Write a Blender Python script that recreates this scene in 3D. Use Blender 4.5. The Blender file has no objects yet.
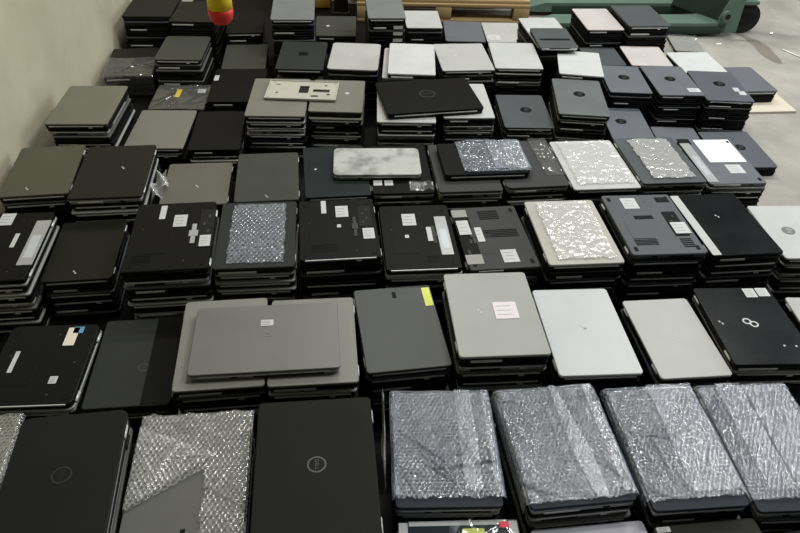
import bpy, math, random
from mathutils import Vector, Matrix
import numpy as np

# ---------------------------------------------------------------- data
# stack rows: key, x, y, width, depth, turn, top height, what the top laptop looks like,
# colour, hinge side, overturned, make-up of the laptops below, details (kind, style, x, y, sx, sy)
STACKS = [
    ['A1', -1.4243, 4.0139, 0.2574, 0.3816, 0.0845, 0.26, 'farthest dark olive laptop touching the wall', 'umber', 'R', 0, 'k', []],
    ['A2', -1.156, 3.9276, 0.2431, 0.3154, 0.0405, 0.26, 'dark laptop second from wall in farthest row', 'umber', 'R', 0, 'k', []],
    ['A3', -0.9232, 4.0347, 0.205, 0.3316, 0.146, 0.17, 'flat black laptop below the red and yellow tip', 'ink', 'R', 0, 'k', []],
    ['A4', -0.6149, 3.8406, 0.2238, 0.3609, 0.1069, 0.33, 'smooth grey laptop in front of the yellow boards', 'grey', 'L', 0, 'k', []],
    ['A5', -0.4306, 4.2214, 0.24, 0.3192, 0.0632, 0.1, 'dull grey laptop beside the upright dark post', 'dull', 'L', 0, 'k', [['logo', 'dot', -0.0455, -0.0062, 0.0236, 0.0409]]],
    ['A6', -0.1359, 3.9949, 0.2013, 0.4171, 0.1079, 0.31, 'grey laptop above black ones with white side labels', 'grey', 'L', 0, 'w', []],
    ['A7', 0.0824, 4.2715, 0.2099, 0.2852, 0.0873, 0.14, 'pale silver laptop before the long wooden pallet', 'pale', 'L', 0, 'g', [['logo', 'dot', -0.0452, -0.0042, 0.0239, 0.0336]]],
    ['A8', 0.3281, 4.2068, 0.2302, 0.3181, 0.0316, 0.1, 'slate laptop touching one with white square label', 'slate', 'L', 0, 'k', []],
    ['A9', 0.5635, 4.2376, 0.2241, 0.3148, 0.054, 0.09, 'farthest row grey laptop with white square label', 'midsilver', 'L', 0, 'k', [['sticker', 'white', -0.0654, -0.0904, 0.0711, 0.0793]]],
    ['A10b', 0.7248, 3.719, 0.205, 0.4193, 0.1436, 0.29, 'light silver laptop half under a striped black one', 'pale', 'L', 0, 'm', []],
    ['A11', 1.0915, 4.1755, 0.2126, 0.3424, 0.1033, 0.21, 'pinkish white laptop beside charcoal in farthest row', 'pinkish', 'L', 0, 'k', []],
    ['A12', 1.3293, 4.1712, 0.2417, 0.336, 0.1206, 0.24, 'charcoal laptop nearest the green pallet jack', 'charcoal', 'L', 0, 'k', []],
    ['A13', 1.7025, 4.3439, 0.1739, 0.2446, -0.0495, 0.02, 'grey laptop under crumpled clear film by pallet jack', 'midgrey', 'L', 0, 'k', []],
    ['B0', -1.0875, 3.2146, 0.257, 0.264, 0.0682, 0.09, 'film covered laptop bearing a small yellow tag', 'umber', 'R', 0, 'k', [['sticker', 'yellow', -0.0222, 0.0486, 0.0241, 0.0857], ['sticker', 'white', 0.0868, 0.0755, 0.0389, 0.0461]]],
    ['B1', -1.4255, 3.5517, 0.2371, 0.364, 0.1833, 0.12, 'black laptop draped in clear film against the wall', 'umber', 'R', 0, 'k', []],
    ['B2', -1.1502, 3.5648, 0.2327, 0.3124, 0.0612, 0.2, 'rounded grey laptop behind the yellow tag', 'dull', 'R', 0, 'g', []],
    ['B3', -0.866, 3.6986, 0.2266, 0.3317, 0.1173, 0.11, 'glossy grey laptop behind a black one with tag', 'dull', 'R', 0, 'k', []],
    ['B4', -0.8292, 3.3217, 0.2595, 0.382, 0.0847, 0.12, 'black laptop with small white tag at its corner', 'ink', 'R', 0, 's', [['sticker', 'white', -0.1142, 0.0745, 0.0222, 0.0603]]],
    ['B5', -0.5195, 3.4261, 0.2281, 0.3453, 0.034, 0.24, 'charcoal laptop with dark oblong badge', 'graphite_dark', 'L', 0, 'g', [['logo', 'badge', 0.0051, 0.0126, 0.0443, 0.0442]]],
    ['B6', -0.2602, 3.4376, 0.2446, 0.3296, -0.004, 0.24, 'rounded silver grey laptop with white dot', 'midsilver', 'L', 0, 'g', [['logo', 'dot', -0.0183, 0.0065, 0.0223, 0.0378]]],
    ['B7', 0.0213, 3.2619, 0.2177, 0.3604, 0.0032, 0.31, 'tilted white laptop behind the wide black one', 'white', 'L', 0, 'm', [['logo', 'dot', 0.0173, 0.0111, 0.0237, 0.0418]]],
    ['B8', 0.2701, 3.3789, 0.2503, 0.3255, 0.1289, 0.28, 'mid grey laptop with dot between two paler ones', 'midsilver', 'L', 0, 'g', [['logo', 'dot', -0.0364, 0.017, 0.0196, 0.0374]]],
    ['B9', 0.5267, 3.4183, 0.2289, 0.3201, 0.0387, 0.28, 'pale laptop with dot on black and silver stack', 'pale', 'L', 0, 's', [['logo', 'dot', 0.0156, 0.0123, 0.0224, 0.0383]]],
    ['B10', 0.8328, 3.3503, 0.2074, 0.2872, -0.106, 0.28, 'skewed white laptop in the far middle', 'white', 'L', 0, 'm', [['logo', 'dot', 0.002, 0.0147, 0.0198, 0.0375]]],
    ['B11', 1.0795, 3.8701, 0.2037, 0.2453, 0.0794, 0.11, 'low charcoal laptop behind the skewed white one', 'charcoal', 'L', 0, 'k', []],
    ['B12', 1.31, 3.8475, 0.224, 0.2688, 0.0386, 0.13, 'pinkish laptop touching a bright white one', 'pinkish', 'L', 0, 'k', [['logo', 'dot', -0.0156, 0.0007, 0.0226, 0.0441]]],
    ['B13', 1.558, 3.7607, 0.2331, 0.2691, 0.1149, 0.14, 'bright white laptop behind the tallest slate stack', 'white', 'L', 0, 'k', [['logo', 'dot', -0.0109, -0.0098, 0.0222, 0.0432]]],
    ['B14', 1.8088, 3.6995, 0.2378, 0.308, 0.1199, 0.08, 'lone dark grey laptop on the cardboard sheet', 'slate', 'L', 0, 'k', []],
    ['B15', 1.0849, 3.4136, 0.205, 0.3178, 0.0001, 0.18, 'slate laptop at wall end of three logo laptops', 'slate', 'L', 0, 'k', [['logo', 'hp', -0.0001, 0.0158, 0.0435, 0.0689]]],
    ['B16', 1.3096, 3.3934, 0.215, 0.3408, 0.0526, 0.19, 'middle one of three slate laptops with round logos', 'slate', 'L', 0, 'k', [['logo', 'hp', -0.0014, 0.0143, 0.0408, 0.0693], ['sticker', 'white', 0.0934, -0.1153, 0.0597, 0.0421]]],
    ['B17', 1.5458, 3.3718, 0.2272, 0.344, -0.0019, 0.18, 'slate blue laptop with two small white tags', 'slateblue', 'L', 0, 'k', [['logo', 'hp', 0.0041, 0.0193, 0.0486, 0.0696], ['sticker', 'white', 0.0665, -0.0447, 0.0278, 0.0433], ['sticker', 'white', 0.0825, -0.0828, 0.0325, 0.0426]]],
    ['C1', -1.3213, 2.7361, 0.2457, 0.3556, 0.0776, 0.28, 'beige grey laptop touching the wall midway back', 'taupe', 'R', 0, 's', []],
    ['C2', -1.0453, 2.7705, 0.2425, 0.3448, 0.066, 0.16, 'pale beige laptop beside a plain black one', 'sand', 'R', 0, 's', []],
    ['C3', -0.8031, 2.7772, 0.2125, 0.3492, 0.1017, 0.16, 'plain black laptop beside the pale beige one', 'ink', 'R', 0, 's', []],
    ['C4', -0.5625, 2.9529, 0.2555, 0.3754, 0.0515, 0.24, 'beige laptop half under the bare metal cover', 'sand', 'R', 0, 's', []],
    ['C5', -0.3048, 2.985, 0.2337, 0.3213, 0.0191, 0.24, 'beige laptop with white dot touching metal cover', 'sand', 'L', 0, 's', [['logo', 'dot', 0.0414, 0.0219, 0.0201, 0.0361]]],
    ['C7', -0.0018, 2.8787, 0.2447, 0.3741, 0.045, 0.27, 'silver laptop under wall end of wide black one', 'midsilver', 'L', 0, 's', []],
    ['C9', 0.2554, 2.9184, 0.2187, 0.3347, 0.0819, 0.27, 'pale silver laptop sticking out under wide black', 'pale', 'L', 0, 's', []],
    ['C10', 0.5356, 2.9998, 0.2191, 0.3258, 0.0511, 0.19, 'charcoal laptop with round logo beside wide black', 'charcoal', 'L', 0, 'g', [['logo', 'hp', 0.0095, 0.0076, 0.0482, 0.056]]],
    ['C11', 0.779, 3.0168, 0.2204, 0.3643, -0.053, 0.26, 'steel grey laptop with round logo on tall stack', 'steelgrey', 'L', 0, 'm', [['logo', 'hp', 0.0, 0.0242, 0.0436, 0.064]]],
    ['C12', 1.041, 3.0822, 0.1967, 0.3318, 0.0066, 0.1, 'low slate laptop with round logo between stacks', 'slate', 'L', 0, 'k', [['logo', 'hp', -0.0228, 0.025, 0.0481, 0.0582]]],
    ['C13', 1.2865, 3.0037, 0.2079, 0.3243, 0.0048, 0.05, 'low slate laptop below the middle slate stack', 'slate', 'L', 0, 'k', []],
    ['C14', 1.5333, 2.9723, 0.2425, 0.3303, 0.0806, 0.05, 'dark blue laptop with round logo by open floor', 'slateblue', 'L', 0, 'k', [['logo', 'hp', 0.0213, 0.0119, 0.0476, 0.0561]]],
    ['D1', -1.3174, 2.2593, 0.2341, 0.3477, 0.1797, 0.25, 'olive grey laptop against the wall', 'olive', 'R', 0, 'k', [['logo', 'dash', -0.0298, -0.1286, 0.0223, 0.0347]]],
    ['D2', -1.0556, 2.2545, 0.2508, 0.3663, 0.1415, 0.26, 'dark brown laptop beside the olive grey one', 'umber', 'R', 0, 's', [['logo', 'dash', 0.0284, 0.016, 0.0288, 0.0514]]],
    ['D4', -0.7678, 2.2817, 0.2398, 0.2923, 0.1258, 0.2, 'dusty beige laptop beside bubble wrap scrap', 'sanddark', 'R', 0, 'k', [['logo', 'dash', 0.0019, -0.0219, 0.022, 0.0281]]],
    ['D5', -0.5057, 2.3018, 0.2292, 0.3383, 0.142, 0.23, 'plain matte grey laptop between beige and black', 'dull', 'R', 0, 'k', [['logo', 'dash', -0.0004, -0.1397, 0.0178, 0.0263]]],
    ['D6', -0.2569, 2.3589, 0.238, 0.363, 0.151, 0.23, 'greenish black laptop under the blotchy slab', 'teal', 'R', 0, 's', [['logo', 'dot', -0.0753, 0.0118, 0.0113, 0.0183]]],
    ['D8', -0.0131, 2.3898, 0.225, 0.3512, 0.1037, 0.23, 'black laptop with two small labels beside blotchy slab', 'ink', 'L', 0, 's', [['sticker', 'white', -0.0912, -0.1023, 0.0315, 0.0383], ['sticker', 'white', -0.0505, -0.1039, 0.0315, 0.0383]]],
    ['D9', 0.2288, 2.385, 0.2366, 0.3469, 0.1174, 0.25, 'dark laptop mostly under the bubble wrapped slab', 'graphite', 'L', 0, 's', []],
    ['D11', 0.4744, 2.4295, 0.2393, 0.3429, 0.1497, 0.25, 'rounded grey laptop with bubble wrap remnant', 'graphite', 'L', 0, 's', []],
    ['D12', 0.7325, 2.4416, 0.2556, 0.3602, 0.1254, 0.25, 'pale silver laptop with shiny film beside bubble wrap', 'pale', 'L', 0, 'k', []],
    ['D13', 0.9898, 2.4762, 0.2478, 0.3459, 0.1216, 0.26, 'dark laptop with silver rim and clear pocket', 'charcoal', 'L', 0, 's', []],
    ['D14', 1.314, 2.644, 0.2392, 0.3634, 0.0938, 0.17, 'overturned laptop with white paper and silver battery', 'slate', 'L', 1, 's', [['battery', 'steel', -0.1091, -0.0119, 0.0423, 0.3121], ['sticker', 'paper', 0.0284, 0.0783, 0.1567, 0.1886], ['sticker', 'white', 0.0323, -0.0715, 0.0649, 0.0684], ['bay', 'ink', -0.1012, 0.1617, 0.0531, 0.0471]]],
    ['E1', -1.2658, 1.8258, 0.2129, 0.3697, 0.1364, 0.23, 'overturned black laptop nearest wall with silver battery', 'ink', 'R', 1, 's', [['sticker', 'white', -0.0412, 0.1461, 0.0459, 0.0691], ['sticker', 'white', 0.019, 0.0223, 0.0142, 0.0755], ['battery', 'steel', 0.0836, 0.0091, 0.0475, 0.2418]]],
    ['E2', -1.05, 1.8966, 0.2157, 0.3282, 0.1584, 0.17, 'small olive black laptop with plain lid', 'umber', 'R', 0, 'k', [['logo', 'dash', -0.0123, -0.1225, 0.0157, 0.0428]]],
    ['E3', -0.7167, 1.8059, 0.2536, 0.3607, 0.1456, 0.31, 'overturned black laptop on silver edged stack', 'ink', 'R', 1, 's', [['sticker', 'white', -0.0397, 0.1244, 0.0192, 0.0765], ['sticker', 'white', 0.0198, 0.0725, 0.0411, 0.0655], ['bay', 'dark2', 0.1049, 0.0278, 0.047, 0.2049], ['sticker', 'white', 0.1109, -0.0448, 0.0336, 0.0579], ['vent', 'ink', -0.0769, -0.1189, 0.0587, 0.0399], ['connector', 'steel', 0.0675, -0.0015, 0.0278, 0.103]]],
    ['E4', -0.4606, 1.857, 0.2461, 0.3561, 0.1171, 0.29, 'laptop screen covered by grey bubble wrap', 'graphite_dark', 'R', 0, 's', []],
    ['E5', -0.2031, 1.8873, 0.2529, 0.3297, 0.1401, 0.3, 'overturned black laptop with labels on plain black stack', 'ink', 'R', 1, 'k', [['sticker', 'white', -0.0429, 0.1206, 0.0166, 0.0748], ['sticker', 'white', 0.0163, 0.0907, 0.0414, 0.0648], ['sticker', 'white', 0.0029, 0.0084, 0.0129, 0.0167], ['sticker', 'white', 0.0952, -0.0391, 0.0367, 0.0571], ['bay', 'dark2', 0.0894, 0.0586, 0.0428, 0.116], ['vent', 'dark2', -0.0463, -0.1031, 0.0803, 0.0464], ['connector', 'dull', 0.0541, 0.0015, 0.0193, 0.1059]]],
    ['E6', 0.0561, 1.9013, 0.2397, 0.356, 0.1131, 0.27, 'overturned black laptop beside one with empty bay', 'ink', 'R', 1, 's', [['sticker', 'white', -0.0222, 0.0901, 0.0454, 0.0675], ['sticker', 'white', -0.0375, -0.0044, 0.013, 0.0165], ['sticker', 'white', 0.0371, 0.0027, 0.0164, 0.0779], ['battery', 'steel', 0.0826, -0.0025, 0.0394, 0.2118], ['vent', 'dark2', 0.0354, -0.1251, 0.0377, 0.0357], ['connector', 'dull', 0.0518, 0.0019, 0.0197, 0.0947]]],
    ['E7', 0.3066, 1.9414, 0.2305, 0.3497, 0.1498, 0.25, 'overturned laptop with empty battery bay and vents', 'graphite', 'L', 1, 's', [['bay', 'ink', -0.1026, 0.0022, 0.0532, 0.2819], ['cover', 'midgrey', -0.0987, 0.1367, 0.052, 0.0429], ['sticker', 'white', -0.11, 0.0514, 0.0405, 0.0812], ['cover', 'midgrey', -0.1028, -0.1204, 0.0543, 0.0493], ['sticker', 'white', -0.0449, 0.0111, 0.0234, 0.0797], ['vent', 'ink', 0.009, 0.1211, 0.0695, 0.0553], ['vent', 'ink', 0.0288, 0.013, 0.1144, 0.046], ['sticker', 'white', 0.0282, -0.1118, 0.0517, 0.0663], ['connector', 'dull', -0.0678, 0.0075, 0.02, 0.085]]],
    ['E8', 0.563, 1.9467, 0.2431, 0.3558, 0.1136, 0.28, 'beige silver laptop with shiny film beside vented one', 'sand2', 'L', 0, 'k', []],
    ['E9', 0.8346, 1.9924, 0.2477, 0.3448, 0.1041, 0.29, 'overturned charcoal laptop with vents and two labels', 'graphite_light', 'L', 1, 'k', [['sticker', 'white', -0.0359, 0.1166, 0.0528, 0.0651], ['sticker', 'white', 0.0853, -0.0363, 0.0523, 0.0633], ['vent', 'ink', -0.016, 0.0321, 0.0652, 0.0217], ['vent', 'ink', -0.0544, -0.1036, 0.0754, 0.0396], ['vent', 'ink', 0.0797, -0.1152, 0.0395, 0.0516], ['bay', 'ink', 0.0858, 0.1352, 0.0464, 0.0301], ['bay', 'ink', 0.0781, -0.0087, 0.0477, 0.141]]],
    ['E10', 1.0896, 2.0222, 0.2431, 0.3506, 0.1349, 0.28, 'black laptop with pale strip along its hinge', 'blackgloss', 'L', 0, 'k', [['band', 'pale', -0.1145, -0.0027, 0.1922, 0.3792], ['logo', 'dash', -0.0054, 0.0397, 0.028, 0.0259]]],
    ['E11', 1.3814, 2.0637, 0.2443, 0.3113, 0.0664, 0.23, 'silver laptop beside the pale strip black one', 'pale', 'L', 0, 's', [['logo', 'hpg', -0.0393, 0.0001, 0.0463, 0.046]]],
    ['F1', -0.9796, 1.3663, 0.2494, 0.309, 0.0944, 0.18, 'overturned glossy black laptop with colourful sticker', 'blackgloss', 'R', 1, 's', [['sticker', 'blue', 0.0676, 0.128, 0.0285, 0.0264], ['sticker', 'cream', 0.0537, 0.1016, 0.0311, 0.0734], ['sticker', 'white', -0.0747, 0.0067, 0.0122, 0.0813], ['sticker', 'white', 0.0514, -0.0659, 0.0212, 0.0267]]],
    ['F2', -0.7334, 1.409, 0.2273, 0.3407, 0.1287, 0.16, 'dark grey laptop with ring logo and black band', 'graphite_dark2', 'R', 0, 'k', [['logo', 'dell', 0.0249, -0.0306, 0.0317, 0.0294], ['bandr', 'ink', 0.0965, -0.0316, 0.083, 0.3069]]],
    ['F3l', -0.4777, 1.4053, 0.2337, 0.3462, 0.1421, 0.25, 'taupe laptop under wall end of wide grey one', 'taupe2', 'L', 0, 's', []],
    ['F3r', -0.2335, 1.4274, 0.237, 0.3366, 0.12, 0.25, 'taupe laptop sticking out beside wide grey one', 'taupe2', 'R', 0, 's', []],
    ['F5', 0.0064, 1.5129, 0.2339, 0.3432, 0.1795, 0.23, 'charcoal laptop with yellow green tape at corner', 'charcoal2', 'L', 0, 'k', [['sticker', 'lime', 0.1203, 0.1154, 0.0242, 0.0832], ['logo', 'badge', 0.0027, 0.1349, 0.0121, 0.0277]]],
    ['F6', 0.2727, 1.5321, 0.2498, 0.3499, 0.0989, 0.28, 'champagne silver laptop with square pale label', 'champagne', 'L', 0, 's', [['sticker', 'pinkwhite', 0.034, 0.0032, 0.0676, 0.0711], ['logo', 'dash', -0.0418, 0.0035, 0.0143, 0.0256]]],
    ['F7', 0.5307, 1.5044, 0.2295, 0.3511, 0.0912, 0.25, 'brightest silver laptop with small white mark', 'brightsilver', 'L', 0, 'k', [['logo', 'bolt', 0.0003, 0.0058, 0.0231, 0.0297]]],
    ['F8', 0.8001, 1.5211, 0.205, 0.321, 0.1193, 0.22, 'satin silver laptop with white dash logo', 'silver', 'L', 0, 'k', [['logo', 'dash', 0.0067, 0.0025, 0.0206, 0.0262]]],
    ['F9', 1.0343, 1.5632, 0.2412, 0.3258, 0.0663, 0.24, 'black laptop with looped emblem and two tags', 'blackgloss', 'L', 0, 's', [['logo', 'loop', -0.0045, 0.0044, 0.0537, 0.0556], ['sticker', 'white', 0.0505, 0.136, 0.0361, 0.0409], ['sticker', 'white', 0.0913, 0.139, 0.0362, 0.0386], ['logo', 'dash', -0.0919, 0.0068, 0.0178, 0.0252], ['logo', 'dot', 0.0523, -0.0914, 0.0087, 0.0087], ['logo', 'dot', 0.0859, -0.094, 0.0087, 0.0088]]],
    ['F10', 1.3454, 1.617, 0.2284, 0.2949, 0.0291, 0.18, 'silver laptop past the looped emblem laptop', 'silver', 'L', 0, 'k', []],
    ['G0', -1.0405, 1.0189, 0.21, 0.3221, 0.1527, 0.17, 'bubble wrapped pale laptop at front row corner', 'taupe', 'L', 0, 'k', []],
    ['G1', -0.6827, 0.8417, 0.2282, 0.4203, 0.1698, 0.36, 'big black laptop with faint ring and silver hinge', 'blackmatte', 'R', 0, 's', [['logo', 'delld', 0.0022, 0.0451, 0.043, 0.0414]]],
    ['G2', -0.4401, 0.923, 0.25, 0.3644, 0.1266, 0.31, 'grey laptop half out of torn bubble wrap', 'dull2', 'R', 0, 'k', [['logo', 'badge', 0.0024, -0.1252, 0.01, 0.0091]]],
    ['G3', -0.1636, 0.9227, 0.2578, 0.3853, 0.1223, 0.36, 'big dark grey laptop with ring logo', 'blackwarm', 'R', 0, 'k', [['logo', 'dell', 0.0024, 0.0121, 0.0436, 0.0395]]],
    ['G4', 0.1212, 1.0956, 0.2436, 0.3383, 0.0558, 0.23, 'bubble wrapped laptop behind white rim and red tag', 'navy', 'L', 0, 's', []],
    ['G5', 0.4084, 1.1105, 0.2484, 0.3452, 0.1464, 0.24, 'crinkled bubble wrapped laptop second in front row', 'navy', 'L', 0, 's', []],
    ['G6', 0.683, 1.1253, 0.2271, 0.3595, 0.1099, 0.23, 'bubble wrapped laptop with pale wide overlap strip', 'navy', 'L', 0, 'k', []],
    ['G7', 0.9432, 1.1529, 0.2381, 0.3776, 0.0807, 0.21, 'bubble wrapped laptop last in front row', 'navy', 'L', 0, 'k', []],
    ['H1', 0.1592, 0.779, 0.2718, 0.285, 0.0639, 0.19, 'white rimmed laptop with dark screen at nearest edge', 'screen', 'L', 0, 'k', []],
    ['H2', 0.4673, 0.7927, 0.2678, 0.285, 0.1309, 0.17, 'silver laptop at the nearest edge', 'lavender', 'L', 0, 'k', []],
    ['H3', 0.7321, 0.7978, 0.2447, 0.285, 0.1378, 0.19, 'olive black laptop with white tag at nearest edge', 'umber', 'L', 0, 'k', [['sticker', 'white', -0.1002, 0.1454, 0.0322, 0.0131]]],
    ['H4', 1.0211, 0.8119, 0.2321, 0.285, 0.1976, 0.17, 'black laptop at the nearest edge', 'ink', 'L', 0, 'k', []],
]
CROSS = [
    ['A10', 0.7339, 3.579, 0.1921, 0.2657, 0.0831, 0.2908, 0.022, 'black striped laptop lying on a light silver one', 'charcoal', 'N', [['band2', 'ink', 0.0043, -0.0255, 0.1483, 0.0685], ['logo', 'dot', 0.0375, -0.0252, 0.0205, 0.0275]]],
    ['C8', 0.0959, 2.8949, 0.4132, 0.3096, 0.2187, 0.2708, 0.028, 'wide black laptop lying crosswise on silver ones', 'ink', 'F', [['logo', 'delld', -0.0019, 0.0108, 0.0587, 0.0847]]],
    ['D7', -0.102, 2.3916, 0.3288, 0.1982, 0.0761, 0.2308, 0.026, 'blotchy grey white slab laptop lying crosswise', 'marble', 'F', []],
    ['D10', 0.298, 2.4059, 0.3203, 0.2351, 0.1317, 0.2508, 0.028, 'dark crosswise laptop partly bubble wrapped', 'ink', 'F', []],
    ['F4', -0.3555, 1.4014, 0.3927, 0.2578, 0.1237, 0.2508, 0.026, 'wide grey laptop with small white label', 'gun', 'F', [['sticker', 'white', 0.0003, 0.0536, 0.0344, 0.0244], ['logo', 'oval', 0.0035, 0.0076, 0.0257, 0.0157]]],
    ['C6', -0.4637, 3.0032, 0.3137, 0.1866, 0.0003, 0.241],
]

KEEP = {}
# the laptops of each stack, counted from the top, that show in the view; the buried rest is one object
KEEP = {'A1': [1, 2, 3, 4, 5], 'A2': [1, 2], 'A3': [1], 'A4': [1, 2, 3, 4], 'A5': [1], 'A6': [1, 2, 3], 'A7': [1, 2], 'A8': [], 'A9': [], 'A10b': [1, 2], 'A11': [1, 2, 3], 'A12': [1, 2, 3], 'A13': [], 'B0': [], 'B1': [], 'B2': [1, 2, 3, 4], 'B3': [], 'B4': [1], 'B5': [2], 'B6': [1, 2], 'B7': [1], 'B8': [1, 2], 'B9': [1, 2, 3, 4], 'B10': [], 'B11': [], 'B12': [], 'B13': [], 'B14': [1], 'B15': [1, 2, 3], 'B16': [1, 2, 3, 4, 5, 6, 7, 8], 'B17': [1, 2, 3, 4, 5, 6, 7, 8], 'C1': [1, 2, 3, 4, 5], 'C2': [1, 2], 'C3': [1, 2], 'C4': [1, 2, 3, 4, 5, 6], 'C5': [1, 2, 3, 4, 5], 'C7': [1, 2, 3], 'C9': [1, 2, 3], 'C10': [1, 2], 'C11': [1, 2, 3, 4], 'C12': [], 'C13': [], 'C14': [], 'D1': [1, 2, 3], 'D2': [1, 2, 3], 'D4': [], 'D5': [], 'D6': [], 'D8': [1], 'D9': [1, 2], 'D11': [1, 2], 'D12': [1], 'D13': [1, 2], 'D14': [1, 2], 'E1': [1, 2, 3, 4, 5, 6, 7], 'E2': [1, 2, 3, 4, 5], 'E3': [1, 2, 3, 4, 5, 6], 'E4': [1, 2, 3, 4], 'E5': [1, 2, 3, 4, 5], 'E6': [1, 2, 4], 'E7': [1, 2], 'E8': [1, 2, 3, 4], 'E9': [1, 2, 3, 4, 5, 6], 'E10': [1, 2, 3, 4], 'E11': [1, 2, 3, 4, 5, 6], 'F1': [1, 2], 'F2': [1, 2], 'F3l': [1, 2, 3], 'F3r': [1, 2], 'F5': [1, 2, 3, 4, 5, 6, 7], 'F6': [1, 2, 3, 4, 5], 'F7': [1], 'F8': [1, 2], 'F9': [1, 2], 'F10': [], 'G0': [], 'G1': [1, 2, 3], 'G2': [2, 3], 'G3': [], 'G4': [1, 2], 'G5': [1, 2, 3, 4, 5, 6], 'G6': [1, 2, 3], 'G7': [1, 2], 'H1': [], 'H2': [], 'H3': [], 'H4': []}


sc = bpy.context.scene
COL = sc.collection
H = 1.65
rnd = random.Random(7)

# ---------------------------------------------------------------- materials
def s2l(c):
    c /= 255.0
    return c / 12.92 if c <= 0.04045 else ((c + 0.055) / 1.055) ** 2.4

def rgb(t):
    return tuple(s2l(v) for v in t) + (1.0,)

MATS = {}
def mat(name, col, rough=0.5, metal=0.0, spec=0.5, var=0.12, scale=9.0, bump=0.0, coat=0.0, rv=0.1):
    m = bpy.data.materials.new(name)
    m.use_nodes = True
    nt = m.node_tree
    b = nt.nodes['Principled BSDF']
    tc = nt.nodes.new('ShaderNodeTexCoord')
    oi = nt.nodes.new('ShaderNodeObjectInfo')
    ad = nt.nodes.new('ShaderNodeVectorMath'); ad.operation = 'ADD'
    nt.links.new(tc.outputs['Object'], ad.inputs[0])
    nt.links.new(oi.outputs['Location'], ad.inputs[1])
    n = nt.nodes.new('ShaderNodeTexNoise')
    n.inputs['Scale'].default_value = scale
    n.inputs['Detail'].default_value = 5
    nt.links.new(ad.outputs[0], n.inputs['Vector'])
    mix = nt.nodes.new('ShaderNodeMix'); mix.data_type = 'RGBA'
    c = rgb(col)
    mix.inputs[6].default_value = tuple(v * (1 - var) for v in c[:3]) + (1,)
    mix.inputs[7].default_value = tuple(min(1, v * (1 + var) + 0.004 * var) for v in c[:3]) + (1,)
    nt.links.new(n.outputs['Fac'], mix.inputs[0])
    nt.links.new(mix.outputs[2], b.inputs['Base Color'])
    mr = nt.nodes.new('ShaderNodeMapRange')
    mr.inputs['To Min'].default_value = max(0.03, rough - rv)
    mr.inputs['To Max'].default_value = min(1, rough + rv)
    nt.links.new(n.outputs['Fac'], mr.inputs['Value'])
    nt.links.new(mr.outputs[0], b.inputs['Roughness'])
    b.inputs['Metallic'].default_value = metal
    b.inputs['Specular IOR Level'].default_value = spec
    b.inputs['Coat Weight'].default_value = coat
    if bump:
        n2 = nt.nodes.new('ShaderNodeTexNoise')
        n2.inputs['Scale'].default_value = 600
        nt.links.new(tc.outputs['Object'], n2.inputs['Vector'])
        bp = nt.nodes.new('ShaderNodeBump')
        bp.inputs['Strength'].default_value = bump
        bp.inputs['Distance'].default_value = 0.0005
        nt.links.new(n2.outputs['Fac'], bp.inputs['Height'])
        nt.links.new(bp.outputs[0], b.inputs['Normal'])
    MATS[name] = m
    return m

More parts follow.
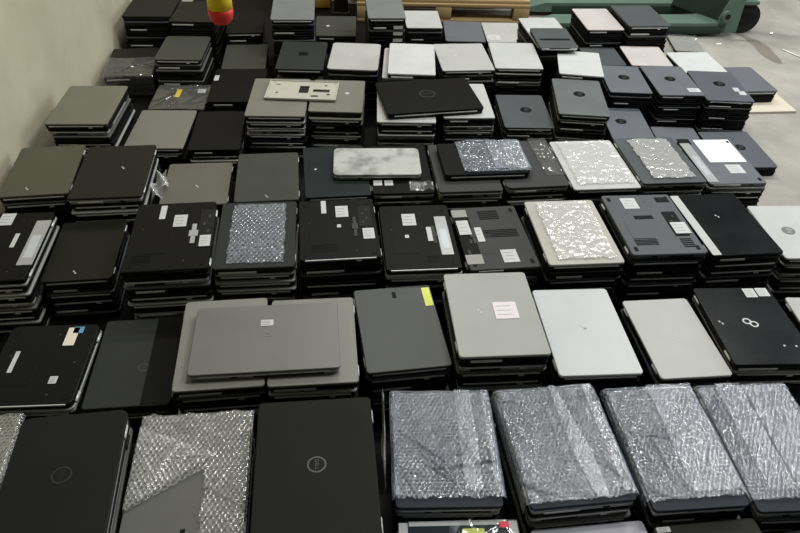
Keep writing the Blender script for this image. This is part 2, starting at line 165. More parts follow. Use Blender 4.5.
PAL = {  # albedo in sRGB, roughness, metallic
    'ink': ((14, 14, 14), .5, 0), 'dark2': ((30, 30, 31), .5, 0), 'umber': ((33, 33, 27), .5, 0),
    'blackmatte': ((27, 29, 29), .5, 0), 'blackwarm': ((26, 26, 23), .55, 0), 'blackgloss': ((18, 19, 21), .28, 0),
    'charcoal': ((70, 73, 75), .5, 0), 'steelgrey': ((92, 95, 96), .5, 0), 'graphite_light': ((74, 76, 80), .5, 0), 'graphite_dark2': ((48, 50, 49), .5, 0), 'graphite_dark': ((46, 48, 47), .5, 0), 'charcoal2': ((70, 72, 69), .5, 0), 'graphite': ((62, 63, 63), .5, 0), 'teal': ((34, 39, 40), .4, 0),
    'slate': ((92, 95, 100), .5, 0), 'slateblue': ((76, 79, 86), .5, 0), 'navy': ((40, 43, 51), .45, 0), 'screen': ((44, 54, 62), .15, 0),
    'dull': ((64, 65, 59), .5, 0), 'dull2': ((92, 92, 88), .5, 0), 'grey': ((108, 110, 110), .5, 0), 'midgrey': ((140, 140, 136), .5, 0),
    'olive': ((72, 72, 57), .5, 0), 'taupe': ((102, 102, 87), .5, 0), 'taupe2': ((120, 120, 113), .45, 0), 'gun': ((107, 107, 103), .42, 0.2),
    'sand': ((110, 110, 100), .5, 0), 'sand2': ((165, 164, 155), .5, 0), 'sanddark': ((90, 90, 79), .5, 0), 'champagne': ((151, 152, 146), .42, 0),
    'midsilver': ((168, 168, 166), .42, 0), 'silver': ((166, 166, 163), .4, 0), 'pale': ((176, 177, 176), .42, 0), 'brightsilver': ((182, 184, 185), .36, 0),
    'white': ((184, 185, 184), .5, 0), 'pinkish': ((180, 174, 171), .5, 0), 'lavender': ((170, 170, 180), .4, 0),
    'steel': ((165, 166, 166), .35, .3), 'steel_edge': ((200, 201, 198), .35, .2), 'grey_edge': ((120, 120, 118), .4, 0), 'foil': ((196, 200, 204), .25, .3),
    'steel_side': ((150, 151, 148), .4, .1), 'grey_side': ((84, 84, 82), .45, 0), 'plate': ((176, 174, 160), .45, .1),
    'emblem': ((110, 112, 112), .4, .3), 'emblem_faint': ((52, 54, 54), .4, .2), 'emblem_dark': ((74, 76, 76), .4, .3), 'print_grey': ((150, 150, 150), .7, 0),
    'paper': ((232, 232, 228), .8, 0), 'pinkwhite': ((216, 208, 210), .8, 0), 'yellow': ((222, 190, 30), .6, 0), 'lime': ((212, 220, 110), .6, 0),
    'blue': ((92, 142, 178), .5, 0), 'cream': ((214, 206, 188), .6, 0), 'red': ((214, 50, 40), .5, 0), 'redtag': ((212, 70, 84), .6, 0),
    'jack': ((88, 110, 99), .45, 0), 'jack_dark': ((48, 61, 55), .5, 0), 'rubber': ((36, 36, 36), .7, 0),
    'wood': ((170, 146, 104), .75, 0), 'wood2': ((148, 116, 72), .75, 0), 'card': ((190, 182, 164), .8, 0), 'post': ((50, 44, 34), .7, 0), 'box_yellow': ((168, 130, 50), .7, 0),
    'shadow_paint': ((112, 106, 96), .8, 0),
}

for k, (c, r_, me) in PAL.items():
    mat(k, c, r_, me, spec=.09 if max(c) < 72 else .3, bump=0.15 if r_ > 0.4 else 0.0)

# blotchy worn slab
def blotchy():
    m = mat('marble', (168, 168, 160), 0.55, 0.0)
    nt = m.node_tree; b = nt.nodes['Principled BSDF']
    n = nt.nodes.new('ShaderNodeTexNoise'); n.inputs['Scale'].default_value = 16; n.inputs['Detail'].default_value = 4
    tc = nt.nodes.new('ShaderNodeTexCoord'); nt.links.new(tc.outputs['Object'], n.inputs['Vector'])
    cr = nt.nodes.new('ShaderNodeValToRGB')
    cr.color_ramp.elements[0].position = 0.36; cr.color_ramp.elements[0].color = rgb((122, 124, 120))
    cr.color_ramp.elements[1].position = 0.56; cr.color_ramp.elements[1].color = rgb((168, 169, 163))
    nt.links.new(n.outputs['Fac'], cr.inputs[0]); nt.links.new(cr.outputs[0], b.inputs['Base Color'])
blotchy()

def film(name, col, milk, gloss, rough, dome_milk=0.0):
    """clear plastic: see-through, a little milky, with a glossy skin; the welded web between bubbles is milkier than the domes"""
    m = bpy.data.materials.new(name); m.use_nodes = True
    nt = m.node_tree; out = nt.nodes['Material Output']
    nt.nodes.remove(nt.nodes['Principled BSDF'])
    tr = nt.nodes.new('ShaderNodeBsdfTransparent')
    df = nt.nodes.new('ShaderNodeBsdfDiffuse'); df.inputs['Color'].default_value = rgb(col)
    gl = nt.nodes.new('ShaderNodeBsdfGlossy'); gl.inputs['Roughness'].default_value = rough
    m1 = nt.nodes.new('ShaderNodeMixShader'); m2 = nt.nodes.new('ShaderNodeMixShader')
    lw = nt.nodes.new('ShaderNodeLayerWeight'); lw.inputs['Blend'].default_value = .3
    at = nt.nodes.new('ShaderNodeAttribute'); at.attribute_name = 'web'
    a0 = nt.nodes.new('ShaderNodeMath'); a0.operation = 'MULTIPLY_ADD'
    a0.inputs[1].default_value = dome_milk; a0.inputs[2].default_value = milk
    nt.links.new(at.outputs['Fac'], a0.inputs[0])
    a1 = nt.nodes.new('ShaderNodeMath'); a1.operation = 'MULTIPLY_ADD'; a1.use_clamp = True
    a1.inputs[1].default_value = .12
    nt.links.new(a0.outputs[0], a1.inputs[2])
    a2 = nt.nodes.new('ShaderNodeMath'); a2.operation = 'MULTIPLY_ADD'; a2.use_clamp = True
    a2.inputs[1].default_value = .5; a2.inputs[2].default_value = gloss
    nt.links.new(lw.outputs['Facing'], a1.inputs[0]); nt.links.new(lw.outputs['Fresnel'], a2.inputs[0])
    nt.links.new(a1.outputs[0], m1.inputs['Fac']); nt.links.new(tr.outputs[0], m1.inputs[1]); nt.links.new(df.outputs[0], m1.inputs[2])
    nt.links.new(a2.outputs[0], m2.inputs['Fac']); nt.links.new(m1.outputs[0], m2.inputs[1]); nt.links.new(gl.outputs[0], m2.inputs[2])
    nt.links.new(m2.outputs[0], out.inputs['Surface'])
    MATS[name] = m
film('bubble_film', (226, 232, 246), .01, .05, .10, .19)
film('bubble_film_warm', (222, 222, 220), .01, .05, .12, .24)
film('clear_film', (225, 225, 220), .02, .08, .12)
film('silver_film', (240, 240, 238), .26, .10, .22)

# ---------------------------------------------------------------- mesh helpers
def mesh_obj(name, verts, faces, material, parent=None, smooth=None, slots=None, fm=None):
    me = bpy.data.meshes.new(name)
    me.from_pydata(verts, [], faces)
    for s in (slots or [material]):
        me.materials.append(MATS[s] if isinstance(s, str) else s)
    if fm is not None:
        me.polygons.foreach_set('material_index', fm)
    if smooth is True:
        me.polygons.foreach_set('use_smooth', [True] * len(faces))
    elif smooth:
        me.polygons.foreach_set('use_smooth', smooth)
    me.update()
    o = bpy.data.objects.new(name, me)
    COL.objects.link(o)
    if parent: o.parent = parent
    return o

def rr_outline(L, W, r, seg):
    pts = []
    r = min(r, L / 2 - 1e-4, W / 2 - 1e-4)
    for cx, cy, a0 in ((L/2-r, W/2-r, 0), (-L/2+r, W/2-r, 90), (-L/2+r, -W/2+r, 180), (L/2-r, -W/2+r, 270)):
        for i in range(seg + 1):
            a = math.radians(a0 + 90 * i / seg)
            pts.append((cx + r * math.cos(a), cy + r * math.sin(a)))
    return pts

def slab(L, W, z0, z1, r=0.012, bev=0.0015, seg=5, taper=0.0, cx=0.0, cy=0.0):
    """rounded slab with softened edges: (verts, faces, smooth flags)"""
    rings = [(bev + taper, z0), (taper * 0.6, z0 + bev), (0, z1 - bev), (bev * 0.35, z1 - bev * 0.3), (bev, z1)]
    V, F, S = [], [], []
    for ins, z in rings:
        V += [(x + cx, y + cy, z) for x, y in rr_outline(L - 2 * ins, W - 2 * ins, max(0.0008, r - ins), seg)]
    n = 4 * (seg + 1)
    for k in range(len(rings) - 1):
        for i in range(n):
            j = (i + 1) % n
            F.append((k*n+i, k*n+j, (k+1)*n+j, (k+1)*n+i)); S.append(True)
    F.append(tuple(range(n-1, -1, -1))); S.append(False)
    F.append(tuple(range((len(rings)-1)*n, len(rings)*n))); S.append(False)
    return V, F, S

def box(cx, cy, cz, sx, sy, sz):
    V = [(cx + sx/2*a, cy + sy/2*b, cz + sz/2*c) for c in (-1, 1) for b in (-1, 1) for a in (-1, 1)]
    F = [(0,2,3,1), (4,5,7,6), (0,1,5,4), (2,6,7,3), (0,4,6,2), (1,3,7,5)]
    return V, F, [False] * 6

def tube(p0, p1, r, n=10, r1=None):
    p0, p1 = Vector(p0), Vector(p1); d = (p1 - p0).normalized()
    u = d.orthogonal().normalized(); v = d.cross(u)
    r1 = r if r1 is None else r1
    V = [tuple(p + (u * math.cos(2*math.pi*i/n) + v * math.sin(2*math.pi*i/n)) * rr) for p, rr in ((p0, r), (p1, r1)) for i in range(n)]
    F = [(i, (i+1) % n, n + (i+1) % n, n + i) for i in range(n)] + [tuple(range(n-1, -1, -1)), tuple(range(n, 2*n))]
    return V, F, [True] * n + [False] * 2

def lathe(prof, n=20, c=(0, 0, 0)):
    V = [(c[0] + r*math.cos(2*math.pi*i/n), c[1] + r*math.sin(2*math.pi*i/n), c[2] + z) for r, z in prof for i in range(n)]
    F = [(k*n+i, k*n+(i+1) % n, (k+1)*n+(i+1) % n, (k+1)*n+i) for k in range(len(prof)-1) for i in range(n)]
    F += [tuple(range(n-1, -1, -1)), tuple(range((len(prof)-1)*n, len(prof)*n))]
    return V, F, [True] * (len(F) - 2) + [False] * 2

def join(*parts):
    V, F, S = [], [], []
    for v, f, s in parts:
        b = len(V); V += v; F += [tuple(i + b for i in q) for q in f]; S += s
    return V, F, S

def put(name, geo, material, parent=None):
    return mesh_obj(name, geo[0], geo[1], material, parent, geo[2])

CACHE = {}
def shared(name, key, make, material, parent):
    k = (key, material)
    if k not in CACHE:
        g = make()
        o = mesh_obj(name, g[0], g[1], material, parent, g[2])
        CACHE[k] = o.data
        return o
    o = bpy.data.objects.new(name, CACHE[k])
    COL.objects.link(o); o.parent = parent
    return o

def tag(o, label, cat, group=None, kind=None):
    if label: o['label'] = label
    if cat: o['category'] = cat
    if group: o['group'] = group
    if kind: o['kind'] = kind
    return o

def empty(name, loc, rz=0.0):
    o = bpy.data.objects.new(name, None)
    o.empty_display_size = 0.05
    COL.objects.link(o); o.location = loc; o.rotation_euler = (0, 0, rz)
    return o

def flat(cx, cy, sx, sy, z, r=0.0015):
    """thin sticker lying at height z"""
    return slab(sx, sy, z, z + 0.0005, r=r, bev=0.0001, seg=2, cx=cx, cy=cy)

# ---------------------------------------------------------------- writing and emblems
def text_geo(s, size):
    cu = bpy.data.curves.new('t', 'FONT'); cu.body = s; cu.size = size; cu.extrude = 0.0002
    cu.align_x = 'CENTER'; cu.align_y = 'CENTER'; cu.resolution_u = 3
    o = bpy.data.objects.new('t', cu); COL.objects.link(o)
    dg = bpy.context.evaluated_depsgraph_get(); dg.update()
    me = bpy.data.meshes.new_from_object(o.evaluated_get(dg))
    V = [tuple(v.co) for v in me.vertices]; F = [tuple(p.vertices) for p in me.polygons]
    bpy.data.objects.remove(o); bpy.data.curves.remove(cu); bpy.data.meshes.remove(me)
    return V, F, [False] * len(F)

def ring(r0, r1, z, n=28, cx=0, cy=0, a0=0, a1=360):
    V, F = [], []
    full = abs(a1 - a0) >= 360
    m = n if full else n + 1
    for i in range(m):
        a = math.radians(a0 + (a1 - a0) * i / n)
        for r, zz in ((r0, z), (r1, z), (r1, z + .0005), (r0, z + .0005)):
            V.append((cx + r*math.cos(a), cy + r*math.sin(a), zz))
    for i in range(n):
        j = (i + 1) % m
        for k in range(4):
            l = (k + 1) % 4
            F.append((i*4+k, j*4+k, j*4+l, i*4+l))
    return V, F, [False] * len(F)

def xf(g, dx, dy, z, ang=0.0, sx=1.0, sy=1.0):
    c, s = math.cos(ang), math.sin(ang)
    return [(dx + (x*c - y*s) * sx, dy + (x*s + y*c) * sy, z + q) for x, y, q in g[0]], g[1], g[2]

TXT = {}
def logo(style, cx, cy, sx, sy, z, parent, ang):
    r = max(sx, sy) / 2
    if style in ('dell', 'delld'):
        r = (sx + sy) / 4
        if 'DELL' not in TXT: TXT['DELL'] = text_geo('DELL', 1.0)
        t = TXT['DELL']
        g = join(ring(r * 0.82, r, z, cx=cx, cy=cy), xf((([(x*r*.6, y*r*.6, q) for x, y, q in t[0]]), t[1], t[2]), cx, cy, z + .0003, ang))
        o = put('logo', g, 'emblem_faint' if style == 'delld' else 'emblem_dark', parent)
    elif style in ('hp', 'hpg'):
        r = (sx + sy) / 4
        o = put('logo', lathe([(r, 0), (r, .0006)], 24, (cx, cy, z)), 'ink' if style == 'hp' else 'emblem', parent)
        if 'hp' not in TXT: TXT['hp'] = text_geo('hp', 1.0)
        t = TXT['hp']
        put('lettering', xf(([(x*r*1.3, y*r*1.3, q) for x, y, q in t[0]], t[1], t[2]), cx, cy, z + .0009, ang), 'emblem_dark' if style == 'hp' else 'silver', o)
    elif style == 'loop':
        a = 0.5
        rr = 0.013
        g = join(ring(rr*.62, rr, z, cx=-rr*.8, cy=0), ring(rr*.62, rr, z + .0001, cx=rr*.8, cy=0))
        o = put('logo', xf(g, cx, cy, 0, math.radians(-38)), 'white', parent)
    elif style == 'dot':
        o = put('logo', lathe([(max(r*.55, .0035), 0), (max(r*.55, .0035), .0005)], 14, (cx, cy, z)), 'white', parent)
    elif style == 'dash':
        o = put('logo', join(flat(cx - .003, cy + .004, .005, .007, z), flat(cx + .003, cy - .005, .005, .008, z)), 'white', parent)
    elif style == 'bolt':
        g = join(xf(flat(0, 0, .022, .004, 0), cx - .003, cy + .003, z, -0.9), xf(flat(0, 0, .016, .004, 0), cx + .004, cy - .002, z, 0.9))
        o = put('logo', g, 'white', parent)
    elif style == 'oval':
        o = put('logo', xf(ring(.55, 1, 0, 24), cx, cy, z, 0, sx/2, sy/2), 'emblem', parent)
    else:
        o = put('logo', flat(cx, cy, sx, sy, z), 'ink', parent)
    return o

# ---------------------------------------------------------------- laptops
SEAM = {'s': 'steel_edge', 'g': 'grey_edge'}
def laptop(x, y, z, w, d, t, rot, colour, body, hinge='L', up=False, detail=1, rr=0.012, near_style=0, name='laptop'):
    """closed laptop: w across, d deep, t thick; hinge on side L, R, F(ar) or N(ear)"""
    root = empty(name, (x, y, z), rot)
    lt = t * 0.32
    def q(v): return round(v, 4)
    w, d, t = q(w), q(d), q(t)
    zl0, zl1 = (t - lt, t) if not up else (0.0, lt)
    zb0, zb1 = (0.0, t - lt - .0012) if not up else (lt + .0012, t)
    seg = 5 if detail else 3
    shared('lid', ('lid', w, d, t, up, rr, seg), lambda: slab(w, d, zl0, zl1, rr, min(.0022, lt*.3), seg), colour, root)
    def mkbase():
        g = slab(w - .003, d - .003, zb0, zb1, rr, .0028, seg, taper=0.0 if up else .004)
        gap = slab(w - .012, d - .012, min(zl1, zb1) - .0006, max(zl0, zb0) + .0006, rr * .7, .0002, 2)
        return join(g, gap)
    shared('base', ('base', w, d, t, up, rr, seg), mkbase, body, root)
    zm = (zb0 + zb1) / 2
    # fittings on the near face and on the hinge side
    yn = -(d - .003) / 2
    bay = w * (.46 if near_style % 2 else .34); bx = (-.2 if near_style % 3 else .16) * w
    edge = 'drive_bay'
    o = shared('drive_bay', ('bay', w, d, t, near_style, up), lambda: slab(bay, .004, zm - t*.14, zm + t*.14, .001, .0004, 2, cx=bx, cy=yn - .0003 + .001), ('steel_edge' if near_style in (1, 4) else 'dark2'), root)
    if detail:
        px = (.22 if near_style % 3 else -.2) * w
        shared('port', ('port', w, d, t, near_style, up), lambda: box(px, yn + .0012, zm, .016, .004, t * .2), 'steel_edge' if near_style == 2 else 'ink', root)
        if near_style in (2, 3, 5):
            shared('trim_strip', ('trim', w, d, t, up), lambda: slab(w * .86, .003, zb1 - .0055, zb1 - .0006, .0012, .0004, 2, cy=yn + .0003), 'steel_edge', root)
        hr = t * .2
        zh = t - lt - .0006 if not up else lt + .0006
        for s in (-1, 1):
            if hinge in 'LR':
                hx = (-1 if hinge == 'L' else 1) * (w/2 - hr*.55)
                shared('hinge', ('hg', w, d, t, hinge, s, up), lambda: tube((hx, s*d*.36 - .018, zh), (hx, s*d*.36 + .018, zh), hr, 10), 'steel_edge' if detail > 1 else 'dark2', root)
            else:
                hy = (1 if hinge == 'F' else -1) * (d/2 - hr*.55)
                shared('hinge', ('hg', w, d, t, hinge, s, up), lambda: tube((s*w*.36 - .018, hy, zh), (s*w*.36 + .018, hy, zh), hr, 10), 'steel_edge', root)
    if up and detail:
        for sx in (-1, 1):
            for sy in (-1, 1):
                shared('rubber_foot', ('ft', w, d, t, sx, sy), lambda: slab(.012, .022, t - .0006, t + .0014, .004, .0006, 3, cx=sx*(w/2-.022), cy=sy*(d/2-.03)), 'ink', root)
        for i, (fx, fy) in enumerate(((-.36, .1), (.08, .36), (.2, -.38), (-.1, -.2), (.36, .0))):
            shared('screw', ('sc', w, d, t, i), lambda: lathe([(.0028, 0), (.0028, .0007)], 10, (fx*w, fy*d, t - .0003)), 'dull', root)
        shared('memory_cover', ('mc', w, d, t), lambda: slab(w*.34, d*.3, t - .0006, t + .0008, .004, .0004, 3, cx=-w*.2, cy=-d*.12), body, root)
    return root

def details(root, det, t, hinge, w, d):
    ang = {'L': math.pi/2, 'R': -math.pi/2, 'F': 0, 'N': 0}[hinge]
    for kind, style, cx, cy, sx, sy in det:
        if not kind.startswith('band'):
            g_ = .004 if kind in ('sticker', 'logo') else -.001
            cx = max(-w/2 + sx/2 + g_, min(w/2 - sx/2 - g_, cx)); cy = max(-d/2 + sy/2 + g_, min(d/2 - sy/2 - g_, cy))
        if kind == 'sticker':
            on = any(e[0] in ('bay', 'battery', 'connector') and abs(e[2]-cx) < (e[4]+sx)/2 and abs(e[3]-cy) < (e[5]+sy)/2 for e in det)
            zs = t + (.0030 if on else .0008)
            o = put('sticker', flat(cx, cy, sx, sy, zs), style, root)
            o['label'] = {'white': 'white paper label', 'paper': 'white paper sheet', 'pinkwhite': 'pale square label', 'yellow': 'yellow tag', 'lime': 'yellow green tape', 'blue': 'blue sticker', 'cream': 'cream and blue sticker'}.get(style, 'label')
            if style in ('white', 'pinkwhite') and sx > .02:
                for i in range(3):
                    put('print_line', flat(cx - sx*.08, cy + sy*(.25 - .25*i), sx*.62, .0012, zs + .0006, r=.0004), 'print_grey', o)
        elif kind == 'logo':
            logo(style, cx, cy, sx, sy, t, root, ang)
        elif kind == 'battery':
            o = put('battery', slab(sx, sy, t - .001, t + .002, .003, .0008, 3, cx=cx, cy=cy), style, root)
            o['label'] = 'silver battery pack'
            put('battery_label', flat(cx, cy - sy*.1, sx*.6, sy*.5, t + .002), 'foil', o)
        elif kind == 'bay':
            o = put('battery_bay', slab(sx, sy, t, t + .0012, .002, .0004, 2, cx=cx, cy=cy), style, root)
            for i in range(4):
                put('contact', box(cx - sx*.15 + .3*sx*(i % 2), cy + sy*(-.3 + .2*i), t + .0016, sx*.14, sy*.08, .0012), 'dull', o)
        elif kind == 'vent':
            n = 5
            parts = [slab(sx, sy/(n*1.7), t + .0001, t + .0009, .0008, .0002, 2, cx=cx, cy=cy + sy*(-.5 + (i+.5)/n)) for i in range(n)]
            put('vent', join(*parts), 'ink', root)
        elif kind == 'connector':
            put('connector', join(box(cx, cy, t + .001, sx*.5, sy, .002), box(cx, cy, t + .002, sx, sy*.3, .002)), style, root)
        elif kind == 'cover':
            put('cover_panel', slab(sx, sy, t, t + .0016, .002, .0005, 3, cx=cx, cy=cy), style, root)
        elif kind in ('band', 'bandr'):
            bw = .03 if kind == 'band' else w * .33
            bx = -w/2 + bw/2 + .002 if kind == 'band' else w/2 - bw/2 - .002
            put('hinge_strip', slab(bw, d - .006, t, t + .0012, .004, .0005, 3, cx=bx), style, root)
        elif kind == 'band2':
            put('stripe', slab(w*.8, .022, t, t + .0008, .002, .0003, 2, cx=cx*.3, cy=cy), style, root)

# ---------------------------------------------------------------- plastic wrap
def sheet(name, parent, x0, x1, y0, y1, ztop, hw, material, mask=None, bubbles=True, step=.0023, amp=.002, seed=1, hd=9.0, spacing=.0118, cre=5, crumple=0.0):
    """plastic sheet over a laptop top at ztop; beyond +-hw across and +-hd deep it hangs down"""
    r = np.random.RandomState(seed)
    nx, ny = max(4, int((x1-x0)/step)), max(4, int((y1-y0)/step))
    U, Vv = np.meshgrid(np.linspace(x0, x1, nx), np.linspace(y0, y1, ny))
    h = np.zeros_like(U); web = np.zeros_like(U)
    for _ in range(cre):
        a = r.uniform(0, math.pi); px, py = r.uniform(x0, x1), r.uniform(y0, y1)
        dd = (U-px)*math.cos(a) + (Vv-py)*math.sin(a); al = -(U-px)*math.sin(a) + (Vv-py)*math.cos(a)
        wd = r.uniform(.002, .006)
        h += amp * r.uniform(.8, 2.2) * np.exp(-(dd/wd)**2) * np.exp(-(al/r.uniform(.04, .12))**2)
    for _ in range(5):
        kx, ky, ph = r.uniform(-90, 90), r.uniform(-60, 60), r.uniform(0, 6)
        h += amp * .28 * (1 + np.sin(kx*U + ky*Vv + ph))
    if crumple:
        for cell, k in ((.012, 1.0), (.006, .5)):
            gx, gy = int((x1-x0)/cell) + 3, int((y1-y0)/cell) + 3
            N = r.rand(gy, gx)
            fx, fy = (U - x0)/cell, (Vv - y0)/cell
            i0, j0 = fx.astype(int), fy.astype(int); fx, fy = fx - i0, fy - j0
            nz = (N[j0, i0]*(1-fx) + N[j0, i0+1]*fx)*(1-fy) + (N[j0+1, i0]*(1-fx) + N[j0+1, i0+1]*fx)*fy
            h += crumple * k * nz
    if bubbles:
        sy = spacing * .866
        j = np.round(Vv / sy); off = (j % 2) * spacing / 2
        i = np.round((U - off) / spacing)
        rr2 = ((U - off - i*spacing)**2 + (Vv - j*sy)**2) / (spacing*.46)**2
        pop = (np.sin(i*12.9898 + j*78.233) * 43758.5453) % 1.0
        h += .0026 * np.clip(1 - rr2, 0, 1)**.6 * (.55 + .45*pop)
        web = np.clip((rr2 - .35) / .6, 0, 1) * .8 + .45 * pop**3
    X, Y, Z = U.copy(), Vv.copy(), ztop + .0018 + h
    for A, lim in ((0, hw), (1, hd)):
        P = X if A == 0 else Y
        e = np.clip(np.abs(P) - lim, 0, None); sg = np.sign(P)
        bul = .003 + .006*np.sin(np.clip(e/.03, 0, 3.14)) + np.minimum(h, .004)
        newp = sg * (lim + np.where(e > 0, np.minimum(e, bul), 0))
        Z = np.where(e > 0, Z - np.clip(e - .001, 0, None), Z)
        if A == 0: X = np.where(e > 0, newp, X)
        else: Y = np.where(e > 0, newp, Y)
    keep = np.ones((ny-1, nx-1), bool)
    if mask is not None:
        uc = (U[:-1, :-1] + U[1:, 1:])/2; vc = (Vv[:-1, :-1] + Vv[1:, 1:])/2
        keep = mask(uc, vc, r)
    idx = np.arange(nx*ny).reshape(ny, nx)
    q = np.stack([idx[:-1, :-1], idx[:-1, 1:], idx[1:, 1:], idx[1:, :-1]], -1)[keep]
    used = np.unique(q); remap = -np.ones(nx*ny, int); remap[used] = np.arange(len(used))
    V = np.stack([X, Y, Z], -1).reshape(-1, 3)[used]
    o = mesh_obj(name, V.tolist(), remap[q].tolist(), material, parent, True)
    a = o.data.attributes.new('web', 'FLOAT', 'POINT')
    a.data.foreach_set('value', web.reshape(-1)[used].astype(np.float32))
    return o

# ---------------------------------------------------------------- build the stacks
ORD = ['top', 'first', 'second', 'third', 'fourth', 'fifth', 'sixth', 'seventh', 'eighth', 'ninth', 'tenth', 'eleventh', 'twelfth', 'thirteenth', 'fourteenth', 'fifteenth', 'sixteenth']
ROWS = {'A': 'farthest row of laptop stacks', 'B': 'second farthest row of laptop stacks', 'C': 'fourth row of laptop stacks from the front', 'D': 'row of stacks behind the overturned laptops', 'E': 'row of overturned laptops', 'F': 'second row of laptop stacks', 'G': 'front row of laptop stacks', 'H': 'laptops at the nearest edge'}
LOWER = {'k': [('ink', 'ink'), ('charcoal', 'ink'), ('ink', 'dark2')],
         's': [('steel_side', 'ink'), ('ink', 'steel_side'), ('grey_side', 'ink'), ('ink', 'ink')],
         'g': [('grey_side', 'dark2'), ('grey_side', 'ink'), ('ink', 'dark2')],
         'm': [('ink', 'ink'), ('grey_side', 'dark2'), ('ink', 'ink')],
         'w': [('ink', 'ink'), ('charcoal', 'ink')]}
WORDC = {'dull': 'grey', 'midsilver': 'silver grey', 'sand': 'beige grey', 'ink': 'black', 'charcoal': 'charcoal', 'steel_side': 'silver edged', 'grey_side': 'grey edged'}
THICK = {'B15': .0215, 'B16': .0205, 'B17': .0205, 'A11': .026, 'A12': .03, 'A6': .034}
TOPS = {}
buried = []
RZ0 = {'B14': .0135}
for row in STACKS:
    key, x, y, w, d, rot, zt, handle, colour, hs, up, pal, det = row
    z0 = RZ0.get(key, .001)
    big = key[0] in 'GFEH'
    t = THICK.get(key, .0285 if key[0] in 'ABC' else .030)
    n = max(1, round((zt - z0) / t)); t = (zt - z0) / n
    detail_top = 2 if key[0] in 'DEFGH' else 1
    rr = .02 if key in ('B2', 'B6', 'D11', 'G1', 'F1', 'D7') else .011
    body = 'ink' if not up else colour
    lidc = colour if not up else 'ink'
    if key in ('D2', 'G1', 'D9', 'D8', 'D11', 'D13', 'G4', 'G5', 'G6', 'G7', 'F1', 'E1', 'E6') : body2 = 'steel_side'
    else: body2 = body if up else ('dark2' if colour != 'ink' else 'ink')
    if up: lidc, bodyc = ('steel_side' if key in ('E1', 'F1', 'E6', 'D14') else 'ink'), colour
    else: lidc, bodyc = colour, body2
    root = laptop(x, y, zt - t + .0004, w, d, t - .001, rot, lidc, bodyc, hs, bool(up), detail_top, rr, near_style=sum(map(ord, key)) % 6)
    tag(root, handle, 'laptop', ROWS[key[0]])
    details(root, det, t - .001, hs, w, d)
    TOPS[key] = (root, w, d, t - .001)
    lows = LOWER[pal]; hash_ = sum(map(ord, key))
    keep = KEEP.get(key)
    for k in range(1, n):
        c, b = lows[(k + hash_) % len(lows)]
        sh = rnd.choice((0, .003, .006, .01)); s2 = rnd.choice((0, .004, .008))
        ww, dd = round(w - sh, 3), round(d - s2, 3)
        dx, dy = rnd.uniform(-.002, .002), rnd.uniform(-.003, .0015)
        if key == 'B5' and k == 1: dy += .05; c, b = 'dull', 'dark2'
        if key == 'B7' and k == 1: dx -= .025; dy += .01; c, b = 'midsilver', 'grey_side'
        if key == 'C5' and k == 1: dy -= .012; c, b = 'sand', 'dark2'
        if key in ('C7', 'C9', 'C10', 'C11') and k in (2, 4): b = 'grey_side'
        if key in ('C4', 'E4') and k in (1, 2, 3): c = 'steel_side'
        if key == 'C1': dx += .004 * k; ww -= .008
        c_, s_ = math.cos(rot), math.sin(rot)
        px, py = x + dx*c_ - dy*s_, y + dx*s_ + dy*c_
        zz = zt - (k + 1) * t + .0004
        r2 = rot + math.radians(rnd.uniform(-.6, .6))
        st = (k * 5 + hash_) % 6
        if pal == 's' and k % 3 != 2: st = 2
        if keep is not None and k not in keep:
            buried.append((px, py, zz, ww, dd, t - .001, r2))
            continue
        lp = laptop(px, py, zz, ww, dd, t - .001, r2, c, b, hs, False, 1 if (key[0] in 'CDEFGH' and k < 6) else 0, .011, st)
        tag(lp, '%s laptop %s beneath the %s' % (WORDC[c], ORD[k], handle.split(',')[0]), 'laptop', ROWS[key[0]])
        if pal == 'w':
            for lx in (.3,):
                put('sticker', box(lx * ww, -dd/2 - .0012, t*.45, .05, .0008, t*.5), 'white', lp)['label'] = 'white side label'

if buried:
    parts = []
    for px, py, zz, ww, dd, t, r2 in buried:
        lt = t * .32
        g = join(slab(ww, dd, t - lt, t, .011, .002, 2), slab(ww - .003, dd - .003, 0, t - lt - .0012, .011, .0028, 2, taper=.004))
        parts.append(xf(g, px, py, zz, r2))
    o = put('buried_laptop', join(*parts), 'ink')
    tag(o, 'black laptops buried low in the stacks under the visible ones', 'laptops', None, 'stuff')

